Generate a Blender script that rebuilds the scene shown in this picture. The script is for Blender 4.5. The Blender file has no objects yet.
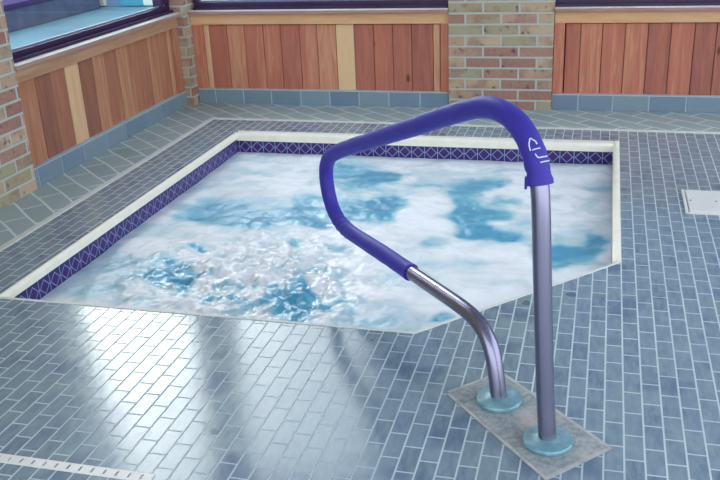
import bpy, bmesh, math, random
from mathutils import Vector, Matrix, noise

S = 1.35                      # all plan numbers below are in camera heights; S turns them into metres
sc = bpy.context.scene
col = sc.collection
rnd = random.Random(7)

def lin(c):
    return tuple(((v / 255 + 0.055) / 1.055) ** 2.4 if v / 255 > 0.04045 else v / 255 / 12.92 for v in c) + (1,)

# ------------------------------------------------------------------ mesh building
class MB:
    """collects shapes (plan units) and links them as ONE mesh object"""
    def __init__(s):
        s.bm = bmesh.new()
        s.tone = s.bm.faces.layers.float.new('tone')
    def _finish(s, faces, tone, mi):
        for f in faces:
            f[s.tone] = tone; f.material_index = mi
    def box(s, x0, x1, y0, y1, z0, z1, bev=0.0, tone=0.5, mi=0, seg=2):
        r = bmesh.new()
        bmesh.ops.create_cube(r, size=1)
        for v in r.verts:
            v.co = Vector(((x0 + x1) / 2 + v.co.x * (x1 - x0), (y0 + y1) / 2 + v.co.y * (y1 - y0), (z0 + z1) / 2 + v.co.z * (z1 - z0)))
        if bev:
            bmesh.ops.bevel(r, geom=list(r.edges), offset=bev, segments=seg, profile=0.6, affect='EDGES')
        s.merge(r, tone, mi)
        return s
    def merge(s, r, tone=0.5, mi=0):
        vm = {v: s.bm.verts.new(v.co) for v in r.verts}
        fs = []
        for f in r.faces:
            try:
                n = s.bm.faces.new([vm[v] for v in f.verts]); fs.append(n)
            except ValueError:
                pass
        s._finish(fs, tone, mi); r.free()
    def poly(s, pts, z0, z1, bev=0.0, tone=0.5, mi=0):
        r = bmesh.new()
        f = r.faces.new([r.verts.new((x, y, z1)) for x, y in pts])
        if z1 != z0:
            e = bmesh.ops.extrude_face_region(r, geom=[f])
            for v in e['geom']:
                if isinstance(v, bmesh.types.BMVert): v.co.z = z0
        bmesh.ops.recalc_face_normals(r, faces=r.faces)
        if bev:
            bmesh.ops.bevel(r, geom=list(r.edges), offset=bev, segments=2, profile=0.6, affect='EDGES')
        s.merge(r, tone, mi)
        return s
    def sweep(s, path, prof, closed=False, tone=0.5, mi=0):
        """profile (list of (offset to the left of travel, z)) along a plan path with mitred corners"""
        P = [Vector((p[0], p[1])) for p in path]; n = len(P); rows = []
        for i in range(n):
            d0 = (P[i] - P[i - 1]).normalized() if i > 0 else (P[1] - P[0]).normalized()
            d1 = (P[i + 1] - P[i]).normalized() if i < n - 1 else (P[-1] - P[-2]).normalized()
            n0 = Vector((-d0.y, d0.x)); n1 = Vector((-d1.y, d1.x))
            m = (n0 + n1).normalized(); k = 1 / max(m.dot(n0), .2)
            rows.append([s.bm.verts.new((P[i].x + m.x * k * o, P[i].y + m.y * k * o, z)) for o, z in prof])
        fs = []
        for a, b in zip(rows, rows[1:]):
            for j in range(len(prof) - 1):
                fs.append(s.bm.faces.new((a[j], b[j], b[j + 1], a[j + 1])))
        if closed:
            for r_ in (rows[0], rows[-1]):
                fs.append(s.bm.faces.new(r_))
        s._finish(fs, tone, mi)
        return s
    def tube(s, pts, rad, seg=24, cap=True, tone=0.5, mi=0):
        n = len(pts); pts = [Vector(p) for p in pts]
        T = [(pts[min(i + 1, n - 1)] - pts[max(i - 1, 0)]).normalized() for i in range(n)]
        u = T[0].orthogonal().normalized(); rings = []
        for i in range(n):
            u = (u - T[i] * u.dot(T[i])).normalized(); w = T[i].cross(u)
            ring = []
            for k in range(seg):
                a = 2 * math.pi * k / seg
                r = rad(i, a) if callable(rad) else rad
                ring.append(s.bm.verts.new(pts[i] + (u * math.cos(a) + w * math.sin(a)) * r))
            rings.append(ring)
        fs = []
        for a, b in zip(rings, rings[1:]):
            for k in range(seg):
                fs.append(s.bm.faces.new((a[k], a[(k + 1) % seg], b[(k + 1) % seg], b[k])))
        if cap:
            fs.append(s.bm.faces.new(rings[0][::-1])); fs.append(s.bm.faces.new(rings[-1]))
        s._finish(fs, tone, mi)
        return s
    def lathe(s, cx, cy, prof, seg=48, tone=0.5, mi=0):
        rings = [[s.bm.verts.new((cx + r * math.cos(2 * math.pi * k / seg), cy + r * math.sin(2 * math.pi * k / seg), z)) for k in range(seg)] for r, z in prof]
        fs = []
        for a, b in zip(rings, rings[1:]):
            for k in range(seg):
                fs.append(s.bm.faces.new((a[k], a[(k + 1) % seg], b[(k + 1) % seg], b[k])))
        fs.append(s.bm.faces.new(rings[0])); fs.append(s.bm.faces.new(rings[-1]))
        s._finish(fs, tone, mi)
        return s
    def build(s, name, mat, parent=None, smooth=False, angle=35, recalc=True):
        bm = s.bm
        for v in bm.verts: v.co *= S
        if recalc: bmesh.ops.recalc_face_normals(bm, faces=bm.faces)
        bm.normal_update()
        uv = bm.loops.layers.uv.new('UVMap')
        for f in bm.faces:
            nx, ny, nz = (abs(c) for c in f.normal)
            for l in f.loops:
                c = l.vert.co
                l[uv].uv = (c.x, c.y) if nz >= max(nx, ny) - 1e-6 else ((c.x, c.z) if ny >= nx else (c.y, c.z))
        off = world_loc(parent) if parent else Vector()
        for v in bm.verts: v.co -= off
        me = bpy.data.meshes.new(name)
        bm.to_mesh(me); bm.free()
        for m in (mat if isinstance(mat, (list, tuple)) else [mat]): me.materials.append(m)
        if smooth:
            me.shade_smooth()
            me.set_sharp_from_angle(angle=math.radians(angle))
        o = bpy.data.objects.new(name, me); col.objects.link(o)
        if parent: o.parent = parent
        return o

def world_loc(o):
    p = Vector()
    while o: p += o.location; o = o.parent
    return p
def tag(o, label=None, cat=None, group=None, kind=None):
    for k, v in (('label', label), ('category', cat), ('group', group), ('kind', kind)):
        if v: o[k] = v
    return o
def empty(name, loc):
    o = bpy.data.objects.new(name, None); col.objects.link(o)
    o.location = Vector(loc) * S; o.empty_display_size = .05
    return o
def struct(o): return tag(o, kind='structure')

# ------------------------------------------------------------------ materials
class NT:
    def __init__(s, name):
        s.m = bpy.data.materials.new(name); s.m.use_nodes = True
        s.t = s.m.node_tree; s.n = s.t.nodes; s.n.clear()
        s.out = s.n.new('ShaderNodeOutputMaterial')
        s.b = s.n.new('ShaderNodeBsdfPrincipled'); s.l(s.b.outputs[0], s.out.inputs[0])
    def l(s, a, b): s.t.links.new(a, b)
    def node(s, typ, ins=None, **kw):
        nd = s.n.new('ShaderNode' + typ)
        for k, v in kw.items(): setattr(nd, k, v)
        for k, v in (ins or {}).items():
            if hasattr(v, 'is_linked'): s.l(v, nd.inputs[k])
            else: nd.inputs[k].default_value = v
        return nd
    def math(s, op, a, b=0.0, c=0.0, clamp=False):
        nd = s.n.new('ShaderNodeMath'); nd.operation = op; nd.use_clamp = clamp
        for i, v in enumerate((a, b, c)):
            if hasattr(v, 'is_linked'): s.l(v, nd.inputs[i])
            else: nd.inputs[i].default_value = v
        return nd.outputs[0]
    def mix(s, f, a, b, mode='MIX'):
        nd = s.n.new('ShaderNodeMix'); nd.data_type = 'RGBA'; nd.blend_type = mode
        for i, v in ((0, f), (6, a), (7, b)):
            if hasattr(v, 'is_linked'): s.l(v, nd.inputs[i])
            else: nd.inputs[i].default_value = v
        return nd.outputs[2]
    def ramp(s, f, stops, interp='LINEAR'):
        nd = s.n.new('ShaderNodeValToRGB'); cr = nd.color_ramp; cr.interpolation = interp
        while len(cr.elements) < len(stops): cr.elements.new(0.5)
        for e, (p, c) in zip(cr.elements, stops): e.position = p; e.color = c
        s.l(f, nd.inputs[0]); return nd.outputs[0]
    def noise(s, vec, scale, detail=3, rough=.5, dist=0.0):
        return s.node('TexNoise', {'Vector': vec, 'Scale': scale, 'Detail': detail, 'Roughness': rough, 'Distortion': dist}).outputs[0]
    def coord(s, which='Object'): return s.node('TexCoord').outputs[which]
    def mapping(s, vec, scale=(1, 1, 1), rot=(0, 0, 0), loc=(0, 0, 0)):
        return s.node('Mapping', {'Vector': vec, 'Scale': scale, 'Rotation': rot, 'Location': loc}).outputs[0]
    def bump(s, h, dist, strength=1.0):
        nd = s.node('Bump', {'Height': h, 'Distance': dist, 'Strength': strength}); s.l(nd.outputs[0], s.b.inputs['Normal'])
        return nd
    def set(s, **kw):
        names = {'color': 'Base Color', 'rough': 'Roughness', 'metal': 'Metallic', 'spec': 'Specular IOR Level', 'coat': 'Coat Weight', 'coatr': 'Coat Roughness', 'ior': 'IOR'}
        for k, v in kw.items():
            i = s.b.inputs[names[k]]
            if hasattr(v, 'is_linked'): s.l(v, i)
            else: i.default_value = v
        return s.m

def plain(name, c, rough=.5, metal=0.0, spec=.5, mott=.0, scale=30):
    t = NT(name)
    if mott:
        n = t.noise(t.coord(), scale, 4)
        c0 = lin(c); lo = tuple(v * (1 - mott) for v in c0[:3]) + (1,); hi = tuple(min(1, v * (1 + mott)) for v in c0[:3]) + (1,)
        return t.set(color=t.ramp(n, [(.3, lo), (.7, hi)]), rough=rough, metal=metal, spec=spec)
    return t.set(color=lin(c), rough=rough, metal=metal, spec=spec)

def swap_xy(t, v, ox, oy):
    sx = t.node('SeparateXYZ', {0: v})
    return t.node('CombineXYZ', {0: t.math('SUBTRACT', sx.outputs[1], oy), 1: t.math('SUBTRACT', sx.outputs[0], ox), 2: 0.0}).outputs[0]

PITCH, TLEN = 0.0367 * S, 0.0788 * S
def tile_material():
    t = NT('slate_blue_floor_tile')
    v = t.coord()
    tv = swap_xy(t, v, .0785 * S, (2.4939 - .0) * S)
    br = t.node('TexBrick', {'Vector': tv, 'Color1': (0, 0, 0, 1), 'Color2': (1, 1, 1, 1), 'Mortar': (.5, .5, .5, 1), 'Scale': 1.0,
                             'Mortar Size': .0021 * S, 'Mortar Smooth': .25, 'Bias': 0.0, 'Brick Width': TLEN, 'Row Height': PITCH}, offset=.5, offset_frequency=2)
    rv = t.node('SeparateColor', {0: br.outputs[0]}).outputs[0]
    base = t.ramp(rv, [(0, lin(TILE_A)), (.35, lin(TILE_B)), (.7, lin(TILE_C)), (1, lin(TILE_D))])
    cl = t.noise(t.mapping(v, (1, 1, 1), (0, 0, .5)), 9, 5, .6)
    fine = t.noise(t.mapping(v, (60, 16, 1), (0, 0, .7)), 1, 5, .65)
    c = t.mix(t.ramp(cl, [(.32, (0, 0, 0, 1)), (.7, (.8, .8, .8, 1))]), base, lin((132, 150, 156)))
    c = t.mix(t.ramp(fine, [(.35, (0, 0, 0, 1)), (.72, (.7, .7, .7, 1))]), c, lin((150, 166, 170)))
    st = t.noise(v, 5.0, 2, .5)
    c = t.mix(t.ramp(st, [(.56, (0, 0, 0, 1)), (.7, (.65, .65, .65, 1))]), c, lin((78, 98, 128)))
    spots = t.noise(v, 11.0, 1, .4)
    c = t.mix(t.ramp(spots, [(.735, (0, 0, 0, 1)), (.76, (.7, .7, .7, 1))]), c, lin((60, 90, 100)))
    gn = t.noise(v, 3.0, 3)
    grout = t.ramp(gn, [(.3, lin((172, 190, 196))), (.7, lin((200, 212, 212)))])
    mf = br.outputs[1]
    c = t.mix(mf, c, grout)
    rr = t.math('ADD', t.math('MULTIPLY', fine, .16), .065)
    rr = t.math('ADD', rr, t.math('MULTIPLY', mf, .45))
    hump = t.math('SUBTRACT', t.math('ADD', t.math('MULTIPLY', fine, .16), t.math('MULTIPLY', rv, .06)), t.math('MULTIPLY', mf, .9))
    t.bump(hump, .0016, .8)
    return t.set(color=c, rough=rr, spec=t.math('MULTIPLY', t.math('SUBTRACT', 1.0, t.math('MULTIPLY', mf, .85)), .45))

def slate_material():
    t = NT('grey_green_diagonal_slate')
    v = t.coord()
    w = t.node('TexNoise', {'Vector': v, 'Scale': 4.0, 'Detail': 1.0})
    wv = t.node('VectorMath', {0: v, 1: t.node('VectorMath', {0: w.outputs[1], 1: (.018, .018, 0)}, operation='MULTIPLY').outputs[0]}, operation='ADD').outputs[0]
    rv_ = t.mapping(wv, (1, 1, 1), (0, 0, math.radians(40)), (.03, 0, 0))
    br = t.node('TexBrick', {'Vector': rv_, 'Color1': (0, 0, 0, 1), 'Color2': (1, 1, 1, 1), 'Mortar': (.5, .5, .5, 1), 'Scale': 1.0,
                             'Mortar Size': .0065, 'Mortar Smooth': .3, 'Brick Width': .235, 'Row Height': .115}, offset=.5, offset_frequency=2)
    r = t.node('SeparateColor', {0: br.outputs[0]}).outputs[0]
    c = t.ramp(r, [(0, lin((136, 158, 162))), (.5, lin((160, 176, 174))), (1, lin((148, 166, 172)))])
    c = t.mix(t.math('MULTIPLY', t.noise(v, 14, 5, .6), .5), c, lin((176, 188, 180)))
    c = t.mix(br.outputs[1], c, lin((214, 222, 212)))
    t.bump(t.math('SUBTRACT', t.math('MULTIPLY', t.noise(v, 40, 4), .25), br.outputs[1]), .0015, .6)
    return t.set(color=c, rough=.5, spec=.35)

def brick_material():
    t = NT('mixed_tan_and_red_brick')
    v = t.node('UVMap').outputs[0]
    bw, rh = .1610 * S, .0491 * S
    bv = t.mapping(v, (1, 1, 1), (0, 0, 0), (.6115 * S + bw * .0, -.0430 * S, 0))
    br = t.node('TexBrick', {'Vector': bv, 'Color1': (0, 0, 0, 1), 'Color2': (1, 1, 1, 1), 'Mortar': (.5, .5, .5, 1), 'Scale': 1.0,
                             'Mortar Size': .0052 * S, 'Mortar Smooth': .3, 'Brick Width': bw, 'Row Height': rh}, offset=.5, offset_frequency=2)
    r = t.node('SeparateColor', {0: br.outputs[0]}).outputs[0]
    c = t.ramp(r, [(0, lin((164, 98, 88))), (.14, lin((198, 164, 130))), (.3, lin((170, 152, 118))), (.45, lin((204, 172, 142))),
                   (.6, lin((172, 118, 102))), (.72, lin((166, 158, 126))), (.82, lin((196, 150, 126))), (.93, lin((156, 66, 72)))], 'CONSTANT')
    o = t.coord()
    n1 = t.noise(o, 9, 3, .5)
    c = t.mix(t.ramp(n1, [(.5, (0, 0, 0, 1)), (.66, (.7, .7, .7, 1))]), c, lin((150, 88, 86)))
    n2 = t.noise(o, 60, 5, .7)
    c = t.mix(t.math('MULTIPLY', n2, .5), c, lin((214, 200, 176)))
    n3 = t.noise(o, 26, 2, .5)
    c = t.mix(t.ramp(n3, [(.62, (0, 0, 0, 1)), (.73, (.75, .75, .75, 1))]), c, lin((84, 72, 92)))
    c = t.mix(br.outputs[1], c, lin((198, 202, 194)))
    c = t.mix(1.0, c, (.80, .82, .80, 1), 'MULTIPLY')
    t.bump(t.math('SUBTRACT', t.math('MULTIPLY', n2, .3), br.outputs[1]), .004, .8)
    return t.set(color=c, rough=.85, spec=.25)

def wood_material(name, dark, mid, light, along):
    t = NT(name)
    v = t.coord()
    a = t.node('Attribute', attribute_name='tone').outputs[2]
    sc_ = {'z': (28, 28, 2.2), 'x': (2.2, 28, 28), 'y': (28, 2.2, 28)}[along]
    off = t.node('VectorMath', {0: v, 1: t.node('CombineXYZ', {0: t.math('MULTIPLY', a, 7.3), 1: t.math('MULTIPLY', a, 3.1), 2: t.math('MULTIPLY', a, 11.0)}).outputs[0]}, operation='ADD').outputs[0]
    g = t.noise(t.mapping(off, sc_), 1.0, 6, .62, .8)
    g2 = t.noise(t.mapping(off, tuple(k * 4 for k in sc_)), 1.0, 3, .6)
    f = t.math('ADD', a, t.math('MULTIPLY', t.math('SUBTRACT', g, .5), .75))
    f = t.math('ADD', f, t.math('MULTIPLY', t.math('SUBTRACT', g2, .5), .22), clamp=True)
    c = t.ramp(f, [(0, lin(dark)), (.5, lin(mid)), (1, lin(light))])
    ks = {'z': (9, 9, 4.2), 'x': (4.2, 9, 9), 'y': (9, 4.2, 9)}[along]
    vo = t.node('TexVoronoi', {'Vector': t.mapping(off, ks), 'Scale': 1.0, 'Randomness': 1.0})
    pick = t.node('SeparateColor', {0: vo.outputs[1]}).outputs[0]
    kn = t.math('MULTIPLY', t.ramp(vo.outputs[0], [(.07, (1, 1, 1, 1)), (.14, (0, 0, 0, 1))]), t.math('GREATER_THAN', pick, .66))
    c = t.mix(t.math('MULTIPLY', kn, .8), c, lin((78, 44, 40)))
    t.bump(g2, .0012, .4)
    return t.set(color=c, rough=.62, spec=.3)

def band_material():
    t = NT('navy_diamond_waterline_tile')
    sx = t.node('SeparateXYZ', {0: t.node('UVMap').outputs[0]})
    per = .0552 * S
    u = t.math('SUBTRACT', t.math('FRACT', t.math('DIVIDE', t.math('SUBTRACT', sx.outputs[0], -.0370 * S), per)), .5)   # -.5..+.5 inside one tile
    w = t.math('DIVIDE', t.math('SUBTRACT', sx.outputs[1], -.0545 * S), per)
    au, aw = t.math('ABSOLUTE', u), t.math('ABSOLUTE', w)
    d = t.math('ADD', au, aw)
    ring = t.math('LESS_THAN', t.math('ABSOLUTE', t.math('SUBTRACT', d, .41)), .034)
    joint = t.math('GREATER_THAN', au, .475)
    tick = t.math('MULTIPLY', t.math('GREATER_THAN', au, .43), t.math('LESS_THAN', aw, .018))
    line = t.math('MAXIMUM', ring, t.math('MAXIMUM', joint, tick))
    inner = t.math('LESS_THAN', d, .43)
    c = t.mix(inner, lin((44, 40, 104)), lin((58, 36, 104)))
    c = t.mix(line, c, lin((158, 158, 204)))
    return t.set(color=c, rough=.3, spec=.4)

def foam_material():
    t = NT('foaming_water')
    a = t.node('Attribute', attribute_name='foam').outputs[2]
    v = t.coord()
    f = t.math('ADD', a, t.math('MULTIPLY', t.math('SUBTRACT', t.noise(v, 26, 5, .6, .6), .5), .22), clamp=True)
    c = t.ramp(f, [(.0, lin((70, 152, 184))), (.3, lin((110, 178, 198))), (.6, lin((182, 206, 212))), (.85, lin((222, 224, 224))), (1, lin((232, 234, 236)))])
    rr = t.ramp(f, [(.15, (.32, .32, .32, 1)), (.8, (.55, .55, .55, 1))])
    ch = t.node('Attribute', attribute_name='churn').outputs[2]
    rr = t.math('MULTIPLY', rr, t.math('SUBTRACT', 1.0, t.math('MULTIPLY', ch, .65)))
    t.bump(t.noise(v, 45, 4, .6, .4), .004, t.math('ADD', .25, t.math('MULTIPLY', ch, .5)))
    return t.set(color=c, rough=rr, spec=.5)

def glass_material():
    t = NT('window_glass'); t.n.remove(t.b)
    lw_ = t.node('LayerWeight', {'Blend': .5})
    fr = t.math('ADD', t.math('MULTIPLY', t.math('POWER', lw_.outputs[1], 5.0), .9), .02)
    tr = t.node('BsdfTransparent', {'Color': (.93, .97, .98, 1)}); gl = t.node('BsdfGlossy', {'Roughness': .0})
    mx = t.node('MixShader', {0: fr, 1: tr.outputs[0], 2: gl.outputs[0]})
    t.l(mx.outputs[0], t.out.inputs[0]); return t.m

def steel_material():
    t = NT('brushed_stainless_steel')
    n = t.noise(t.mapping(t.coord(), (14, 14, 90)), 1, 4)
    t.bump(n, .0004, .15)
    return t.set(color=lin((146, 143, 164)), rough=.27, metal=1.0)

def sleeve_material():
    t = NT('royal_blue_neoprene')
    n = t.noise(t.coord(), 500, 2)
    t.bump(n, .0006, .4)
    t.b.inputs['Sheen Weight'].default_value = .35; t.b.inputs['Sheen Roughness'].default_value = .4
    t.b.inputs['Sheen Tint'].default_value = lin((120, 140, 255))
    return t.set(color=lin((58, 48, 150)), rough=.55, spec=.3)

def patina_material():
    t = NT('patinated_flange_metal')
    n = t.noise(t.coord(), 24, 4, .6)
    c = t.ramp(n, [(.3, lin((92, 138, 148))), (.55, lin((124, 164, 172))), (.75, lin((164, 190, 192)))])
    return t.set(color=c, rough=.34, metal=.2, spec=.5)

def pad_material():
    t = NT('weathered_mortar_pad'); v = t.coord()
    n = t.noise(v, 60, 6, .7); n2 = t.noise(v, 9, 3)
    c = t.ramp(n, [(.3, lin((112, 122, 124))), (.5, lin((150, 156, 156))), (.7, lin((174, 176, 174)))])
    c = t.mix(t.ramp(n2, [(.5, (0, 0, 0, 1)), (.7, (.5, .5, .5, 1))]), c, lin((196, 182, 172)))
    t.bump(n, .002, .5)
    return t.set(color=c, rough=.75, spec=.3)

TILE_A, TILE_B, TILE_C, TILE_D = (86, 107, 128), (101, 124, 142), (114, 135, 148), (93, 110, 138)
M_TILE = tile_material(); M_SLATE = slate_material(); M_BRICK = brick_material()
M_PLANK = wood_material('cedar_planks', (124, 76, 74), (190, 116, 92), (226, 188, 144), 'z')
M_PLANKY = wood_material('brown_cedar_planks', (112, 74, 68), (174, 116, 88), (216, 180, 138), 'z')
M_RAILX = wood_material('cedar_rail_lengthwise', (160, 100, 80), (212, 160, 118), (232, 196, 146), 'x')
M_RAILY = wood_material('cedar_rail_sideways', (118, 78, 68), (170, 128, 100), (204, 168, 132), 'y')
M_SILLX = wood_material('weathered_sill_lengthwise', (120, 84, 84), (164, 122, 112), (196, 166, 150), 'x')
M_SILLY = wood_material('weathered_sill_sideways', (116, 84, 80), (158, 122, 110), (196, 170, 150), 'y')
M_SILLTOP = plain('chalky_sill_paint', (218, 214, 202), .6, mott=.12, scale=9); M_BAND = band_material(); M_FOAM = foam_material(); M_GLASS = glass_material(); M_STEEL = steel_material()
M_SLEEVE = sleeve_material(); M_FLANGE = patina_material(); M_PAD = pad_material(); M_PADEDGE = plain('crumbling_grout', (176, 174, 170), .8, mott=.25, scale=22)
M_COPE = plain('cream_coping', (244, 238, 218), .45, mott=.05, scale=14)
M_GROUT = plain('pale_grout_strip', (214, 216, 206), .6, mott=.08)
M_FRAME = plain('dark_purple_window_frame', (46, 16, 62), .45, mott=.3, scale=12)
M_PLASTER = plain('dull_plaster', (150, 140, 135), .8, mott=.06)
M_BACK = plain('shadow_gap_wall_core', (58, 34, 42), .8)  # wall core coloured dark so plank and rail gaps show as shadow lines
M_CEIL = plain('ceiling_paint', (186, 188, 194), .9)
M_BASE = NT('blue_grey_skirting_tile')
_n = M_BASE.noise(M_BASE.coord(), 7, 5, .6)
_a = M_BASE.node('Attribute', attribute_name='tone').outputs[2]
M_BASE = M_BASE.set(color=M_BASE.mix(M_BASE.math('MULTIPLY', _n, .5), M_BASE.ramp(_a, [(0, lin((100, 120, 142))), (1, lin((126, 146, 154)))]), lin((134, 154, 166))), rough=.4, spec=.5)
M_BASEG = plain('skirting_grout', (176, 198, 204), .7)
M_WHITE = plain('white_plastic', (226, 224, 216), .4, mott=.03)
M_DARK = plain('dark_slot', (40, 40, 52), .7)
M_SCREW = plain('dull_screw', (110, 106, 104), .4, metal=.8)
M_LOGO = plain('white_print', (206, 204, 232), .6)
M_BASIN = plain('pale_blue_basin', (170, 208, 216), .5)

# ------------------------------------------------------------------ floor and setting
PX0, PX1, PY0, PY1 = -1.553, .0785, 1.842, 3.571       # spa opening
DG0, DG1 = (-.397, PY0), (PX1, 2.351)                  # cut corner
SX, SY = -1.766, 3.757                                 # border strip
m = MB()
for pts in ([(SX, -1.6), (PX0, -1.6), (PX0, SY), (SX, SY)], [(PX0, PY1), (PX1, PY1), (PX1, SY), (PX0, SY)], [(PX1, -1.6), (2.0, -1.6), (2.0, SY), (PX1, SY)],
            [(PX0, -1.6), (PX1, -1.6), (PX1, PY0), (PX0, PY0)], [DG0, (PX1, PY0), DG1]):
    m.poly(pts, -.06, 0)
struct(m.build('floor', M_TILE))
m = MB(); m.poly([(-2.1, -1.6), (SX, -1.6), (SX, SY), (2.0, SY), (2.0, 4.2), (-2.1, 4.2)], -.06, 0)
struct(m.build('floor_slate', M_SLATE))
m = MB(); m.sweep([(SX + .004, -1.6), (SX + .004, 3.775), (SX + .004 + .55, 3.772), (.6, 3.735), (2.0, 3.72)], [(-.013, -.004), (-.012, .0025), (.012, .0025), (.013, -.004)])
struct(m.build('trim_1', M_GROUT))

# low walls, header, piers
WZ = 2.62
def wood_wall(name, axis, plane, lo, hi, bounds, tones, stile_lo, stile_hi, sgn):
    """wainscot of separate planks with rail and stiles; axis is the direction the wall runs"""
    def bx(mb, a0, a1, d0, d1, z0, z1, **k):
        d0, d1 = sorted((plane + sgn * d0, plane + sgn * d1))
        return mb.box(a0, a1, d0, d1, z0, z1, **k) if axis == 'x' else mb.box(d0, d1, a0, a1, z0, z1, **k)
    w = MB(); bx(w, lo, hi, .03, .12, 0, .45)
    wall = struct(w.build(name, M_BACK))
    p = MB()
    for i, (a, b) in enumerate(zip(bounds, bounds[1:])):
        bx(p, a + .0013, b - .0013,   .020 + .0014 * (i % 2), .034, .066, .3835, bev=.0018, tone=tones[i], seg=1)
    p.build('planks', M_PLANK if axis == 'x' else M_PLANKY, wall)
    r = MB(); bx(r, lo, hi, .0, .03, .388, .436, bev=.003, tone=.62)
    r.build('top_rail', M_RAILX if axis == 'x' else M_RAILY, wall)
    for q_, (a, b) in enumerate((stile_lo, stile_hi)):
        if b > a:
            q = MB(); bx(q, a + (.004 if q_ else 0), b - (0 if q_ else .004), .001, .03, .066, .389, bev=.003, tone=.5)
            q.build('stile', M_PLANK if axis == 'x' else M_PLANKY, wall)
    s_ = MB(); bx(s_, lo, hi, -.028, .05, .438, .455, bev=.004, tone=.55)
    s_.build('sill_board', M_SILLX if axis == 'x' else M_SILLY, wall)
    k_ = MB(); bx(k_, lo, hi, -.026, .05, .4545, .4568, bev=.0008, tone=.6)
    k_.build('sill_cap', M_SILLTOP, wall)
    return wall

tb = [.42, .5, .34, .62, .5, .62, .45, .4, .52, .48, 1.0, .4, .46, .38, .5]
wl = wood_wall('wall_back', 'x', 4.084, -2.06, -.690, [-1.955, -1.9168, -1.8858, -1.7932, -1.7015, -1.6036, -1.5145, -1.4182, -1.33, -1.2363, -1.1461, -1.0515, -.959, -.8693, -.7667, -.733],
               [.6, .85] + [.42, .62, .5, .5, .38, .55, .62, 1.02, .36, .42, .36, .3, .75], (-1.99, -1.9168), (-.733, -.690), 1)
rb = [-.1689, -.1045, -.011, .0855, .1809, .275, .3721, .4599] + [.4599 + .094 * k for k in range(1, 17)]
wood_wall('wall_back_east', 'x', 4.084, -.218, 1.97, rb, [.4, .55, .5, .52, .3, .45, .27, .32] + [rnd.uniform(.25, .6) for _ in range(16)], (-.218, -.1689), (0, 0), 1)
lb = [2.722, 2.7584, 2.8534, 2.9515, 3.0523, 3.1495, 3.255, 3.348, 3.454, 3.5484, 3.6432, 3.7393, 3.8294, 3.9338, 3.972]
wood_wall('wall_left', 'y', -2.010, 2.700, 4.03, lb, [.3, .52, .2, .36, .98, .24, .6, .42, .62, .48, .42, .6, .5, .72], (2.700, 2.745), (3.965, 4.03), -1)
# brick piers
def pier(x0, x1, y0, y1):
    return struct(MB().box(x0, x1, y0, y1, 0, WZ).build('brick_pillar', M_BRICK))
pier(-.6885, -.2195, 4.066, 4.30)
pier(-2.25, -1.997, -.2, 2.705)
pier(-2.08, -1.968, 4.020, 4.2)
# skirting tiles
def skirt(name, axis, plane, ends, joints, sgn):
    g = MB(); pts = [ends[0]] + joints + [ends[1]]
    def bx(mb, a0, a1, d0, d1, z0, z1, **k):
        d0, d1 = sorted((plane + sgn * d0, plane + sgn * d1))
        return mb.box(a0, a1, d0, d1, z0, z1, **k) if axis == 'x' else mb.box(d0, d1, a0, a1, z0, z1, **k)
    for a, b in zip(pts, pts[1:]):
        bx(g, a + .003, b - .003, 0, .05, .0, .068, bev=.002, tone=rnd.random(), mi=0)
    bx(g, ends[0], ends[1], .003, .05, .0, .0665, mi=1)
    bx(g, ends[0], ends[1], .001, .05, .0682, .0715, mi=1)
    return struct(g.build(name, [M_BASE, M_BASEG]))
skirt('baseboard_back', 'x', 4.078, (-1.965, -.690), [-1.8743, -1.7234, -1.5767, -1.4237, -1.275, -1.1278, -.9803, -.8287], 1)
skirt('baseboard_back_east', 'x', 4.078, (-.218, 1.97), [-.1006, .0507, .2059, .3625] + [.3625 + .153 * k for k in range(1, 10)], 1)
skirt('baseboard_left', 'y', -2.004, (2.708, 4.018), [2.74 + .0, 2.8972, 3.0581, 3.2412, 3.4028, 3.583, 3.74, 3.89], -1)
# windows
def window(name, axis, plane, lo, hi, sgn, mull=(), JL=.028, JR=.028):
    def bx(mb, a0, a1, d0, d1, z0, z1, **k):
        d0, d1 = sorted((plane + sgn * d0, plane + sgn * d1))
        return mb.box(a0, a1, d0, d1, z0, z1, **k) if axis == 'x' else mb.box(d0, d1, a0, a1, z0, z1, **k)
    f = MB(); z0, z1 = .4570, 2.42
    bx(f, lo, hi, .03, .075, z0, z0 + .034, bev=.002); bx(f, lo, hi, .03, .075, z1 - .04, z1, bev=.002)
    bx(f, lo, lo + JL, .03, .075, z0 + .03, z1 - .03, bev=.002); bx(f, hi - JR, hi, .03, .075, z0 + .03, z1 - .03, bev=.002)
    for c in mull: bx(f, c - .009, c + .009, .03, .075, z0 + .03, z1 - .03, bev=.002)
    bx(f, lo, hi, .012, .03, z0, z0 + .012, bev=.001)
    w = struct(f.build(name, M_FRAME))
    g = MB(); bx(g, lo + .02, hi - .02, .05, .054, z0 + .02, z1 - .02)
    g.build('glass', M_GLASS, w)
    b = MB(); bx(b, lo + .02, hi - .02, .044, .05, z0 + .0345, z0 + .041)
    b.build('glazing_bead', plain('grey_glazing_bead', (120, 128, 160), .4), w)
    return w
window('window_1', 'y', -2.010, 2.706, 4.018, -1, (3.945,), JR=.02)
window('window_2', 'x', 4.084, -1.955, -.690, 1, JL=.018)
window('window_3', 'x', 4.084, -.218, 1.97, 1, (.9,))
# headers and ceiling
struct(MB().box(-2.06, 1.97, 4.10, 4.25, 2.42, WZ).build('wall_back_header', M_PLASTER))
struct(MB().box(-2.15, -2.03, 2.6, 4.2, 2.42, WZ).build('wall_left_header', M_PLASTER))
struct(MB().box(-2.3, 2.2, -1.8, 4.4, WZ, WZ + .08).build('ceiling', M_CEIL))

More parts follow.
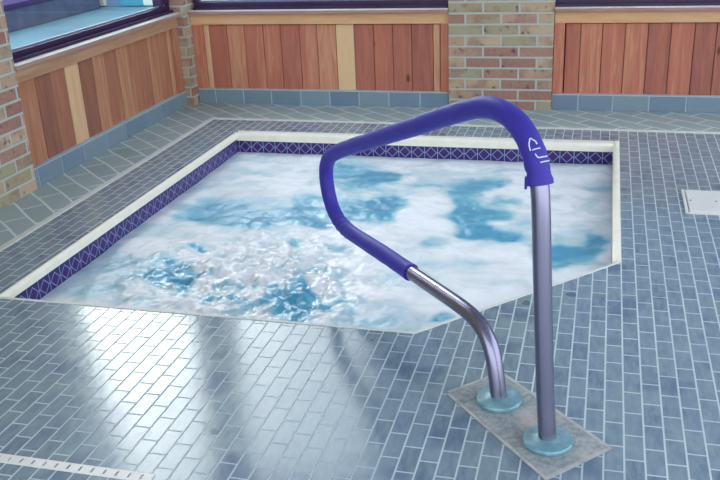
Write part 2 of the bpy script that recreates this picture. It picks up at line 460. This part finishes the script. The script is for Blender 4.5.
# ------------------------------------------------------------------ the spa
spa = tag(empty('hot_tub', (-.74, 2.7, 0)), 'sunken hot tub with cream coping and navy diamond tile band', 'hot tub')
TX0, TX1, TY1 = -1.538, .0575, 3.518
b = MB()
inner = [(TX0 - .004, PY0 - .002), (DG0[0], PY0 - .002), (PX1 + .002, DG1[1]), (TX1 + .004, DG1[1] + .05), (TX1 + .004, TY1 + .004), (TX0 - .004, TY1 + .004)]
vb = [b.bm.verts.new((x, y, -.62)) for x, y in inner]; vt = [b.bm.verts.new((x, y, -.045)) for x, y in inner]
b.bm.faces.new(vb)
for i in range(6):
    b.bm.faces.new((vb[i], vb[(i + 1) % 6], vt[(i + 1) % 6], vt[i]))
b.build('basin', M_BASIN, spa)
b = MB()
path = [(TX0, PY0 + .002), (TX0, TY1), (TX1, TY1), (TX1, 2.34)]
b.sweep(path, [(0.0, -.016), (0.0, -.11)])
b.build('tile_band', M_BAND, spa)
# coping: left, back and right runs, rounded on the water side
def cope(pts, w, drop, name):
    h = .004
    prof = [(0, -.02), (0, h - .002), (-.003, h)] + [(-(w - .010) - .010 * math.sin(a), h - .010 + .010 * math.cos(a)) for a in (0, .4, .8, 1.2, 1.57)] + [(-w, -drop), (-(w - .02), -drop - .002), (0, -drop - .002)]
    c = MB(); c.sweep(pts, prof, closed=True)
    return c.build(name, M_COPE, spa, smooth=True)
cope([(PX0, PY0 + .003), (PX0, PY1 - .001)], .0185, .021, 'coping')
cope([(PX0 - .0, PY1), (PX1 - .0215, PY1)], .056, .028, 'coping')
cope([(PX1, PY1), (PX1, DG1[1])], .0225, .028, 'coping')
c = MB(); c.tube([(PX0 + .001, PY1 - .003, .0035), (PX0 + .012, PY1 - .034, .0040), (PX0 + .0155, PY1 - .049, .000), (PX0 + .0175, PY1 - .0545, -.010), (PX0 + .0178, PY1 - .0548, -.03), (TX0 + .001, TY1 - .001, -.032), (TX0 + .001, TY1 - .001, -.088)], .0016, 8)
c.build('corner_joint', plain('brown_corner_seal', (84, 62, 84), .6), spa)
c = MB(); c.sweep([(PX0 + .004, PY0 + .001), (DG0[0], DG0[1] + .001), (DG1[0] - .001, DG1[1])], [(-.0045, -.004), (-.004, .002), (.003, .002), (.004, -.03)])
c.build('edge_trim', M_GROUT, spa)

# water with foam
PATCH = [(-1.419,2.202,0.087,0.014,0.045,-0.081,0.60),(-1.267,2.258,0.069,0.011,0.038,-0.076,0.80),(-1.196,2.187,0.054,0.009,0.029,-0.059,0.70),(-1.402,2.771,0.067,0.010,0.040,-0.087,0.55),(-1.435,2.683,0.036,0.005,0.014,-0.028,0.60),(-1.287,2.777,0.088,0.013,0.048,-0.115,0.90),(-1.119,2.709,0.070,0.010,0.021,-0.055,0.70),(-1.201,2.864,0.052,0.007,0.027,-0.071,0.50),(-1.009,2.796,0.085,0.012,0.035,-0.105,0.85),(-0.889,2.743,0.035,0.005,0.017,-0.056,0.90),(-0.973,2.896,0.036,0.005,0.025,-0.081,0.60),(-0.962,3.295,0.089,0.011,0.034,-0.125,0.80),(-0.836,3.207,0.062,0.008,0.018,-0.072,0.90),(-0.789,2.869,0.078,0.011,0.025,-0.098,1.00),(-0.716,2.900,0.042,0.006,0.028,-0.118,0.90),(-0.809,3.261,0.039,0.005,0.015,-0.062,0.70),(-0.895,3.053,0.045,0.006,0.015,-0.056,0.40),(-0.427,2.952,0.049,0.007,0.031,-0.212,0.90),(-0.376,2.887,0.081,0.012,0.009,-0.068,0.90),(-0.389,3.216,0.067,0.009,0.009,-0.070,0.80),(-0.377,2.724,0.064,0.010,0.005,-0.035,0.90),(-0.291,2.693,0.076,0.012,0.005,-0.043,0.90),(-0.300,3.012,0.042,0.006,0.004,-0.042,0.70),(-0.504,2.599,0.028,0.004,0.011,-0.057,0.50),(-0.064,2.561,0.065,0.010,0.003,-0.061,1.00),(0.022,2.664,0.030,0.005,0.001,-0.065,0.70),(0.014,3.233,0.050,0.007,0.001,-0.057,0.50),(-0.024,2.699,0.073,0.011,0.002,-0.067,0.50),(-0.142,2.597,0.036,0.006,0.003,-0.048,0.60),(-0.798,2.137,0.042,0.007,0.034,-0.102,1.10),(-0.794,2.048,0.033,0.006,0.010,-0.029,0.90),(-0.903,2.159,0.029,0.005,0.016,-0.044,0.80),(-0.923,2.064,0.039,0.007,0.014,-0.035,0.80),(-1.006,2.088,0.034,0.006,0.015,-0.036,0.50),(-0.695,2.072,0.022,0.004,0.009,-0.029,1.00),(-0.654,2.149,0.028,0.005,0.023,-0.084,0.50),(-0.745,2.306,0.041,0.007,0.008,-0.028,0.50),(-0.942,2.505,0.023,0.004,0.008,-0.024,0.80),(-0.797,2.527,0.051,0.008,0.007,-0.024,0.50),(-1.183,2.241,0.025,0.004,0.026,-0.055,0.60),(-1.231,2.468,0.030,0.005,0.011,-0.024,0.60),(-1.253,2.275,0.025,0.004,0.021,-0.042,0.50),(-0.378,2.091,0.031,0.006,0.005,-0.028,0.90),(-0.508,2.111,0.053,0.009,0.011,-0.047,0.25),(-0.563,2.029,0.052,0.009,0.008,-0.033,0.30),(-1.451,2.073,0.075,0.013,0.030,-0.050,0.30),(-1.283,2.434,0.046,0.007,0.011,-0.024,0.40),(-1.112,2.245,0.043,0.007,0.012,-0.028,0.50),(-1.005,2.184,0.029,0.005,0.011,-0.026,0.50)]
def fbm(x, y, z, octs, g=.5):
    a, s_ = 1.0, 0.0
    for _ in range(octs):
        s_ += a * noise.noise(Vector((x, y, z))); x *= 2.03; y *= 2.03; a *= g
    return s_
def foam_height(x, y):
    wx = x + .045 * fbm(x * 7, y * 7, 1.7, 3); wy = y + .045 * fbm(x * 7 + 9, y * 7, 4.1, 3)
    clear = 0.0
    for cx, cy, ax, ay, bx_, by_, st in PATCH:
        dx, dy = wx - cx, wy - cy
        if dx * dx + dy * dy > .16: continue
        det = ax * by_ - bx_ * ay
        u = (dx * by_ - dy * bx_) / det; v = (dy * ax - dx * ay) / det
        r2 = (u * u + v * v) * .72
        if r2 < 9: clear += st * math.exp(-r2 * r2 * .55) 
    clear = min(clear, 1.2)
    wisp = fbm(wx * 5 + .8 * fbm(y * 6, x * 6, 5.5, 2), wy * 8, 8.3, 5, .55)
    curl = fbm(wx * 11, wy * 17, 2.2, 4, .6)
    foam = .84 + .36 * wisp + .10 * curl - clear * (.74 + .55 * curl + .25 * wisp)
    churn = math.exp(-(((x + 1.02) / .30) ** 2 + ((y - 2.28) / .30) ** 2))
    foam += churn * (.12 + .55 * fbm(x * 18 + 5, y * 18, 3.3, 5, .65))
    foam = max(0.0, min(1.0, foam))
    h = .008 * fbm(x * 4, y * 4, .5, 2) + .005 * foam + (.004 +   .014 * churn + .001 * min(clear, 1)) * fbm(x * 15, y * 15, 6.6, 4)
    lively = min(1.0, churn + math.exp(-(((x + .80) / .16) ** 2 + ((y - 2.12) / .16) ** 2)))
    h += .010 * lively * fbm(x * 30, y * 30, 9.1, 3)
    return foam, h, lively
def in_pool(x, y):
    if x < TX0 - .006 or x > TX1 + .006 or y > TY1 + .006 or y < PY0 - .003: return False
    return (x - DG0[0]) * (DG1[1] - DG0[1]) - (y - DG0[1]) * (DG1[0] - DG0[0]) < .004
WB = MB(); st_ = .0058
nx = int((TX1 - TX0) / st_) + 3; ny = int((TY1 - PY0) / st_) + 3
fl_ = WB.bm.verts.layers.float.new('foam'); ch_ = WB.bm.verts.layers.float.new('churn'); grid = {}
for i in range(nx):
    for j in range(ny):
        x, y = TX0 - .004 + i * st_, PY0 - .001 + j * st_
        if in_pool(x, y):
            f, h, ch = foam_height(x, y)
            ed = min(1, max(0, min(x - TX0, TX1 - x, TY1 - y)) / .05)
            v = WB.bm.verts.new((x, y, -.082 + h * (.35 + .65 * ed))); v[fl_] = f; v[ch_] = ch; grid[i, j] = v
for i in range(nx - 1):
    for j in range(ny - 1):
        q = [grid.get(k) for k in ((i, j), (i + 1, j), (i + 1, j + 1), (i, j + 1))]
        if all(q): WB.bm.faces.new(q)
water = WB.build('water', M_FOAM, smooth=True, angle=180, recalc=False)
tag(water, 'churning teal water with white foam filling the hot tub', 'water', kind='stuff')

# ------------------------------------------------------------------ handrail
B2 = Vector((-.0612, 1.4517, 0)); DV = Vector((-.6394, .7689, 0)); NV = Vector((.7689, .6394, 0))
def rp(s_, z): return B2 + DV * s_ + Vector((0, 0, z))
KNOT = [(0, .0038), (.0029, .0288), (.0109, .0901), (.0253, .2305), (.0361, .3459), (.0475, .4743), (.0535, .5093), (.0615, .5381), (.0761, .5608), (.1030, .5853), (.1472, .6045), (.2076, .6067), (.2646, .5945), (.3197, .5756), (.399, .5469), (.4858, .5134), (.5813, .4780), (.7431, .4183), (.8599, .3748), (.9546, .3379), (1.0136, .3064), (1.0399, .2709), (1.0422, .2353), (1.0287, .19), (1.0077, .162), (.9703, .1393), (.9341, .1305), (.8748, .1297), (.7927, .1343), (.7098, .1388), (.5436, .1452), (.4063, .1508), (.308, .1537), (.2561, .1500), (.2174, .1343), (.1943, .1073), (.1784, .0641), (.1700, .0251), (.1660, .0038)]
def spline(kn, step=.006):
    P = [rp(*k) for k in kn]; out = []
    for i in range(len(P) - 1):
        p0, p1, p2, p3 = P[max(i - 1, 0)], P[i], P[i + 1], P[min(i + 2, len(P) - 1)]
        t1 = (p2 - p0) * .5 if i else (p2 - p1); t2 = (p3 - p1) * .5
        L = (p2 - p1).length; t1 = t1.normalized() * L; t2 = t2.normalized() * L
        n = max(2, int(L / step))
        for k in range(n):
            f = k / n; f2, f3 = f * f, f * f * f
            out.append(p1 * (2 * f3 - 3 * f2 + 1) + t1 * (f3 - 2 * f2 + f) + p2 * (-2 * f3 + 3 * f2) + t2 * (f3 - f2))
    out.append(P[-1])
    for _ in range(14):
        out = [out[0]] + [(a + b_ * 2 + c_) / 4 for a, b_, c_ in zip(out, out[1:], out[2:])] + [out[-1]]
    return out
RAIL = spline(KNOT)
rail = tag(empty('handrail', ((B2 + DV * .083).x, (B2 + DV * .083).y, .0)), 'stainless steel grab rail with blue sleeve standing beside the hot tub', 'handrail')
MB().tube(RAIL, .0168, 28).build('rail_tube', M_STEEL, rail, smooth=True, angle=60)
def arc_idx(test): return next(i for i, p in enumerate(RAIL) if test(p))
i0 = next(i for i, p in enumerate(RAIL) if p.z > .496)
i1 = next(i for i, p in enumerate(RAIL) if i > len(RAIL) // 2 and p.z < .2 and (p - B2).dot(DV) < .545)
SP = RAIL[i0:i1 + 1]; nS = len(SP)
L_ = [0.0]
for a, b_ in zip(SP, SP[1:]): L_.append(L_[-1] + (b_ - a).length)
def srad(i, a):
    s_ = L_[i]; e = L_[-1] - s_
    r = .0206
    r += .0016 * math.exp(-(s_ / .10) ** 2)
    r -= .0012 * math.exp(-((s_ - 1.22) / .16) ** 2)
    if s_ < .014: r += .0022 * math.sin(math.pi * min(1, s_ / .014 + .12))
    r -= .0016 * math.exp(-((s_ - .020) / .007) ** 2)
    r += .0011 * math.exp(-s_ / .06) * math.sin(s_ * 190 + 2.5 * math.sin(a)) * (s_ > .016)
    if e < .012: r += .0006
    p = SP[i]
    r += .0010 * noise.noise(Vector((p.x * 22 + math.cos(a), p.y * 22 + math.sin(a), p.z * 22)))
    bend = math.exp(-((s_ - 1.31) / .05) ** 2)
    r += .0012 * bend * math.sin(s_ * 240 + a)
    if s_ < .0002 or e < .0002: r = .0169
    return r
sp2 = [SP[0]] + SP + [SP[-1]]
def srad2(i, a):
    if i == 0 or i == len(sp2) - 1: return .0169
    j = i - 1
    if j == 0: j = 1
    if j == nS - 1: j = nS - 2
    return srad(j, a)
# first and last rings share a place with the tube so the sleeve closes onto it
sleeve = MB().tube([p + (SP[1] - SP[0]) * (-.02 if i == 0 else 0) + (SP[-1] - SP[-2]) * (.02 if i == len(sp2) - 1 else 0) for i, p in enumerate(sp2)], srad2, 40, cap=False).build('grip_sleeve', M_SLEEVE, rail, smooth=True, angle=70)
# printed mark on the outer side of the sleeve: four curved strokes
def on_sleeve(z, phi, lift=.0006):
    i = min(range(3, nS // 2), key=lambda k: abs(SP[k].z - z) + (0 if (SP[k] - B2).dot(DV) < .2 else 9))
    T = (SP[i + 1] - SP[i - 1]).normalized(); N = NV; O = T.cross(N).normalized()
    if O.dot(-DV) < 0: O = -O
    return SP[i] + (O * math.cos(math.radians(phi)) + N * math.sin(math.radians(phi))) * (srad(i, 0) + lift)
lg = MB()
for stroke in ([(.556, -46), (.561, -44), (.566, -36), (.5675, -26), (.565, -14), (.561, -8)], [(.5535, -38), (.554, -20), (.556, 0)],
               [(.5475, -30), (.544, -22), (.5415, -8), (.541, 8), (.542, 24)], [(.534, -18), (.5345, 0), (.537, 18), (.539, 34)]):
    pts = []
    for (z0, p0), (z1, p1) in zip(stroke, stroke[1:]):
        for k in range(4): pts.append(on_sleeve(z0 + (z1 - z0) * k / 4, p0 + (p1 - p0) * k / 4))
    pts.append(on_sleeve(*stroke[-1]))
    sm = pts
    for _ in range(5): sm = [sm[0]] + [(a + b_ * 2 + c_) / 4 for a, b_, c_ in zip(sm, sm[1:], sm[2:])] + [sm[-1]]
    lg.tube(sm, .0013, 8)
lm = lg.build('printed_mark', M_LOGO, sleeve, smooth=True); lm['label'] = 'white printed strokes'
tb_ = MB(); q = SP[1]; tb_.box(q.x - .0245, q.x - .0200, q.y - .008, q.y + .001, q.z - .016, q.z + .006, bev=.001)
tb_.build('pull_tab', M_SLEEVE, sleeve)
for c_ in (B2, B2 + DV * .1658):
    f = MB(); f.lathe(c_.x, c_.y, [(.0172, .0036), (.0465, .0036), (.0474, .006), (.0474, .0105), (.0455, .0128), (.032, .0140), (.0215, .0150), (.0185, .0162), (.0172, .0164)])
    f.build('flange', M_FLANGE, rail, smooth=True, angle=40)
pc = [(-.272, 1.592), (-.056, 1.347), (.049, 1.458), (-.176, 1.690)]
pcx, pcy = sum(p[0] for p in pc) / 4, sum(p[1] for p in pc) / 4
pad = MB().poly(pc, -.02, .0034, bev=.002).build('mortar_pad', M_PAD)
tag(pad, 'rough pale mortar pad set diagonally under the two rail flanges', 'pad')
pe = MB(); pe.sweep([pc[0], pc[1], pc[2], pc[3], pc[0]], [(-.007, .0005), (-.007, .0024), (.0, .0024), (.0, .0005)])
pe.build('grout_border', M_PADEDGE, pad)

# ------------------------------------------------------------------ access cover and drain
cv = tag(empty('skimmer_cover', (.375, 2.873, 0)), 'white rectangular access cover screwed into the tiles beside the hot tub', 'cover')
MB().box(.2865, .470, 2.770, 2.978, .001, .0085, bev=.002).build('cover_plate', M_WHITE, cv)
fr = MB(); fr.box(.2745, .284, 2.764, 2.986, .0, .007, bev=.002); fr.box(.4725, .482, 2.764, 2.986, .0, .007, bev=.002)
fr.box(.2840, .4725, 2.764, 2.7685, .0, .004, bev=.001); fr.box(.2840, .4725, 2.980, 2.986, .0, .004, bev=.001)
fr.build('frame', M_WHITE, cv)
for x in (.2955, .373, .455):
    s_ = MB(); s_.lathe(x, 2.872, [(.0036, .0075), (.0036, .0088), (.0028, .0096), (.001, .0097)], 16)
    s_.build('screw', M_SCREW, cv, smooth=True)
dr = tag(empty('trench_drain', (-1.2, 1.199, 0)), 'narrow white slotted drain strip sunk between the blue tiles', 'drain')
g = MB(); g.box(-1.70, -.757, 1.206, 1.2115, -.008, .002, bev=.0008); g.box(-1.70, -.757, 1.1865, 1.192, -.008, .002, bev=.0008)
x = -1.70
sl = -1.059 - .0255 * 25
while x < -.757:
    a = x; b_ = min(sl - .0024, -.757)
    if b_ > a: g.box(a, b_, 1.1915, 1.2065, -.008, .002)
    x = sl + .0024; sl += .0255
g.build('grate', M_WHITE, dr)
MB().box(-1.699, -.758, 1.188, 1.210, -.05, -.006).build('channel', M_DARK, dr)

# ------------------------------------------------------------------ outside
M_YARD = plain('pale_wet_paving', (112, 150, 158), .5, mott=.15, scale=2.5)
o = MB(); o.box(-30, -2.25, -12, 40, -.25, -.03)
struct(o.build('ground', M_YARD))
struct(MB().box(-2.25, 20, 4.30, 40, -.25, -.03).build('path_outside', plain('dusky_paving', (74, 72, 112), .7, mott=.15, scale=2)))
lw = tag(empty('low_wall', (-4.94, 5.6, -.03)), 'long low dark block standing on the pale paving outside the left window', 'low wall')
MB().box(-5.10, -4.78, 3.2, 7.96, -.03, .15, bev=.01).build('body', plain('blue_violet_block', (90, 94, 118), .6, mott=.25, scale=5), lw)
MB().box(-5.14, -4.76, 3.18, 7.99, .15, .195, bev=.008).build('capping', plain('dark_violet_capping', (66, 34, 92), .6), lw)
ob = tag(empty('outbuilding', (-4.6, 8.2, -.03)), 'cream panelled building seen beyond the paving through the left window', 'building')
MB().box(-7.5, -2.9, 8.08, 8.5, -.03, 1.6).build('wall', plain('blue_grey_cladding', (140, 160, 190), .7), ob)
for a, b_, cc in ((-5.30, -4.78, (238, 218, 190)), (-4.36, -4.02, (244, 240, 220)), (-3.85, -3.5, (238, 226, 200))):
    MB().box(a, b_, 8.04, 8.10, -.02, 1.45, bev=.01).build('panel', plain('cream_panel', cc, .7), ob)
for a, b_ in ((-4.62, -4.36), (-4.02, -3.85)):
    MB().box(a, b_, 8.05, 8.10, -.02, 1.45).build('pane', plain('teal_pane', (90, 170, 190), .25), ob)

M_FAR = plain('dusky_blue_screen', (100, 106, 136), .8, mott=.1, scale=1)
struct(MB().box(-2.45, 9, 8.6, 9.4, -.03, 6).build('added_glare_screen_back', M_FAR))  # added screen: dims what the back windows reflect onto the tiles
m = MB().box(-18, -9.8, 13.7, 14, -.03, 14)
for v in m.bm.verts: v.co.x += .075 * (v.co.z - 6)
struct(m.build('added_glare_screen_left', plain('grey_green_screen', (84, 100, 110), .8, mott=.1, scale=1)))  # unseen slab, added and leaned to cut the left edge of the floor glare

# ------------------------------------------------------------------ sky, lamps
w = bpy.data.worlds.new('sky'); sc.world = w; w.use_nodes = True
nt = w.node_tree; nt.nodes.clear(); N_ = nt.nodes.new; LK = nt.links.new
out = N_('ShaderNodeOutputWorld'); tc = N_('ShaderNodeTexCoord')
def vm(op, a, b_):
    n = N_('ShaderNodeVectorMath'); n.operation = op; LK(a, n.inputs[0]); n.inputs[1].default_value = b_; return n
def mm(op, a, b_):
    n = N_('ShaderNodeMath'); n.operation = op
    for i, v in enumerate((a, b_)):
        if hasattr(v, 'is_linked'): LK(v, n.inputs[i])
        else: n.inputs[i].default_value = v
    return n.outputs[0]
# hazy bright patch of sky over the yard, taller than wide
LOBE = Vector((-.57, .82, .42 * .45)).normalized()
sq = vm('MULTIPLY', tc.outputs['Generated'], (1, 1, .45)); nm = N_('ShaderNodeVectorMath'); nm.operation = 'NORMALIZE'; LK(sq.outputs[0], nm.inputs[0])
dt = vm('DOT_PRODUCT', nm.outputs[0], LOBE).outputs['Value']
glow = mm('POWER', mm('MAXIMUM', dt, 0.0), 100.0)
wide = mm('ADD', mm('MULTIPLY', mm('POWER', mm('MAXIMUM', dt, 0.0), 6.0), 1.6), mm('MULTIPLY', mm('POWER', mm('MAXIMUM', dt, 0.0), 32.0), 2.2))
sep = N_('ShaderNodeSeparateXYZ'); LK(tc.outputs['Generated'], sep.inputs[0])
cr = N_('ShaderNodeValToRGB'); LK(sep.outputs[2], cr.inputs[0])
for e, (p, c) in zip(cr.color_ramp.elements, ((0.0, (.90, .95, 1, 1)), (.7, (.66, .80, 1, 1)))): e.position = p; e.color = c
bg1 = N_('ShaderNodeBackground'); LK(cr.outputs[0], bg1.inputs[0]); bg1.inputs[1].default_value = 1.5
bg2 = N_('ShaderNodeBackground'); bg2.inputs[0].default_value = (1, .97, .92, 1); LK(mm('ADD', wide, mm('MULTIPLY', glow, 6.5)), bg2.inputs[1])
ad = N_('ShaderNodeAddShader'); LK(bg1.outputs[0], ad.inputs[0]); LK(bg2.outputs[0], ad.inputs[1]); LK(ad.outputs[0], out.inputs[0])

# ------------------------------------------------------------------ camera
MR = [[0.9657915197966533, 0.25578531582193564, -0.04266863600753106], [0.057161618966409526, -0.37048035678896785, -0.9270797455185061], [-0.2529412769913395, 0.8929267480837338, -0.37242788959823986]]
cam = bpy.data.cameras.new('camera'); co = bpy.data.objects.new('camera', cam); col.objects.link(co)
cam.sensor_width = 36; cam.sensor_fit = 'HORIZONTAL'; cam.lens = 889.2188 / 720 * 36; cam.clip_start = .02
mw = Matrix.Identity(4)
for r in range(3):
    mw[r][0] = MR[0][r]; mw[r][1] = -MR[1][r]; mw[r][2] = -MR[2][r]
mw[0][3], mw[1][3], mw[2][3] = 0, 0, S
co.matrix_world = mw
sc.camera = co
vs = sc.view_settings
vs.view_transform = 'Standard'; vs.look = 'None'; vs.gamma = 1.0; vs.use_curve_mapping = False
vs.exposure = .75
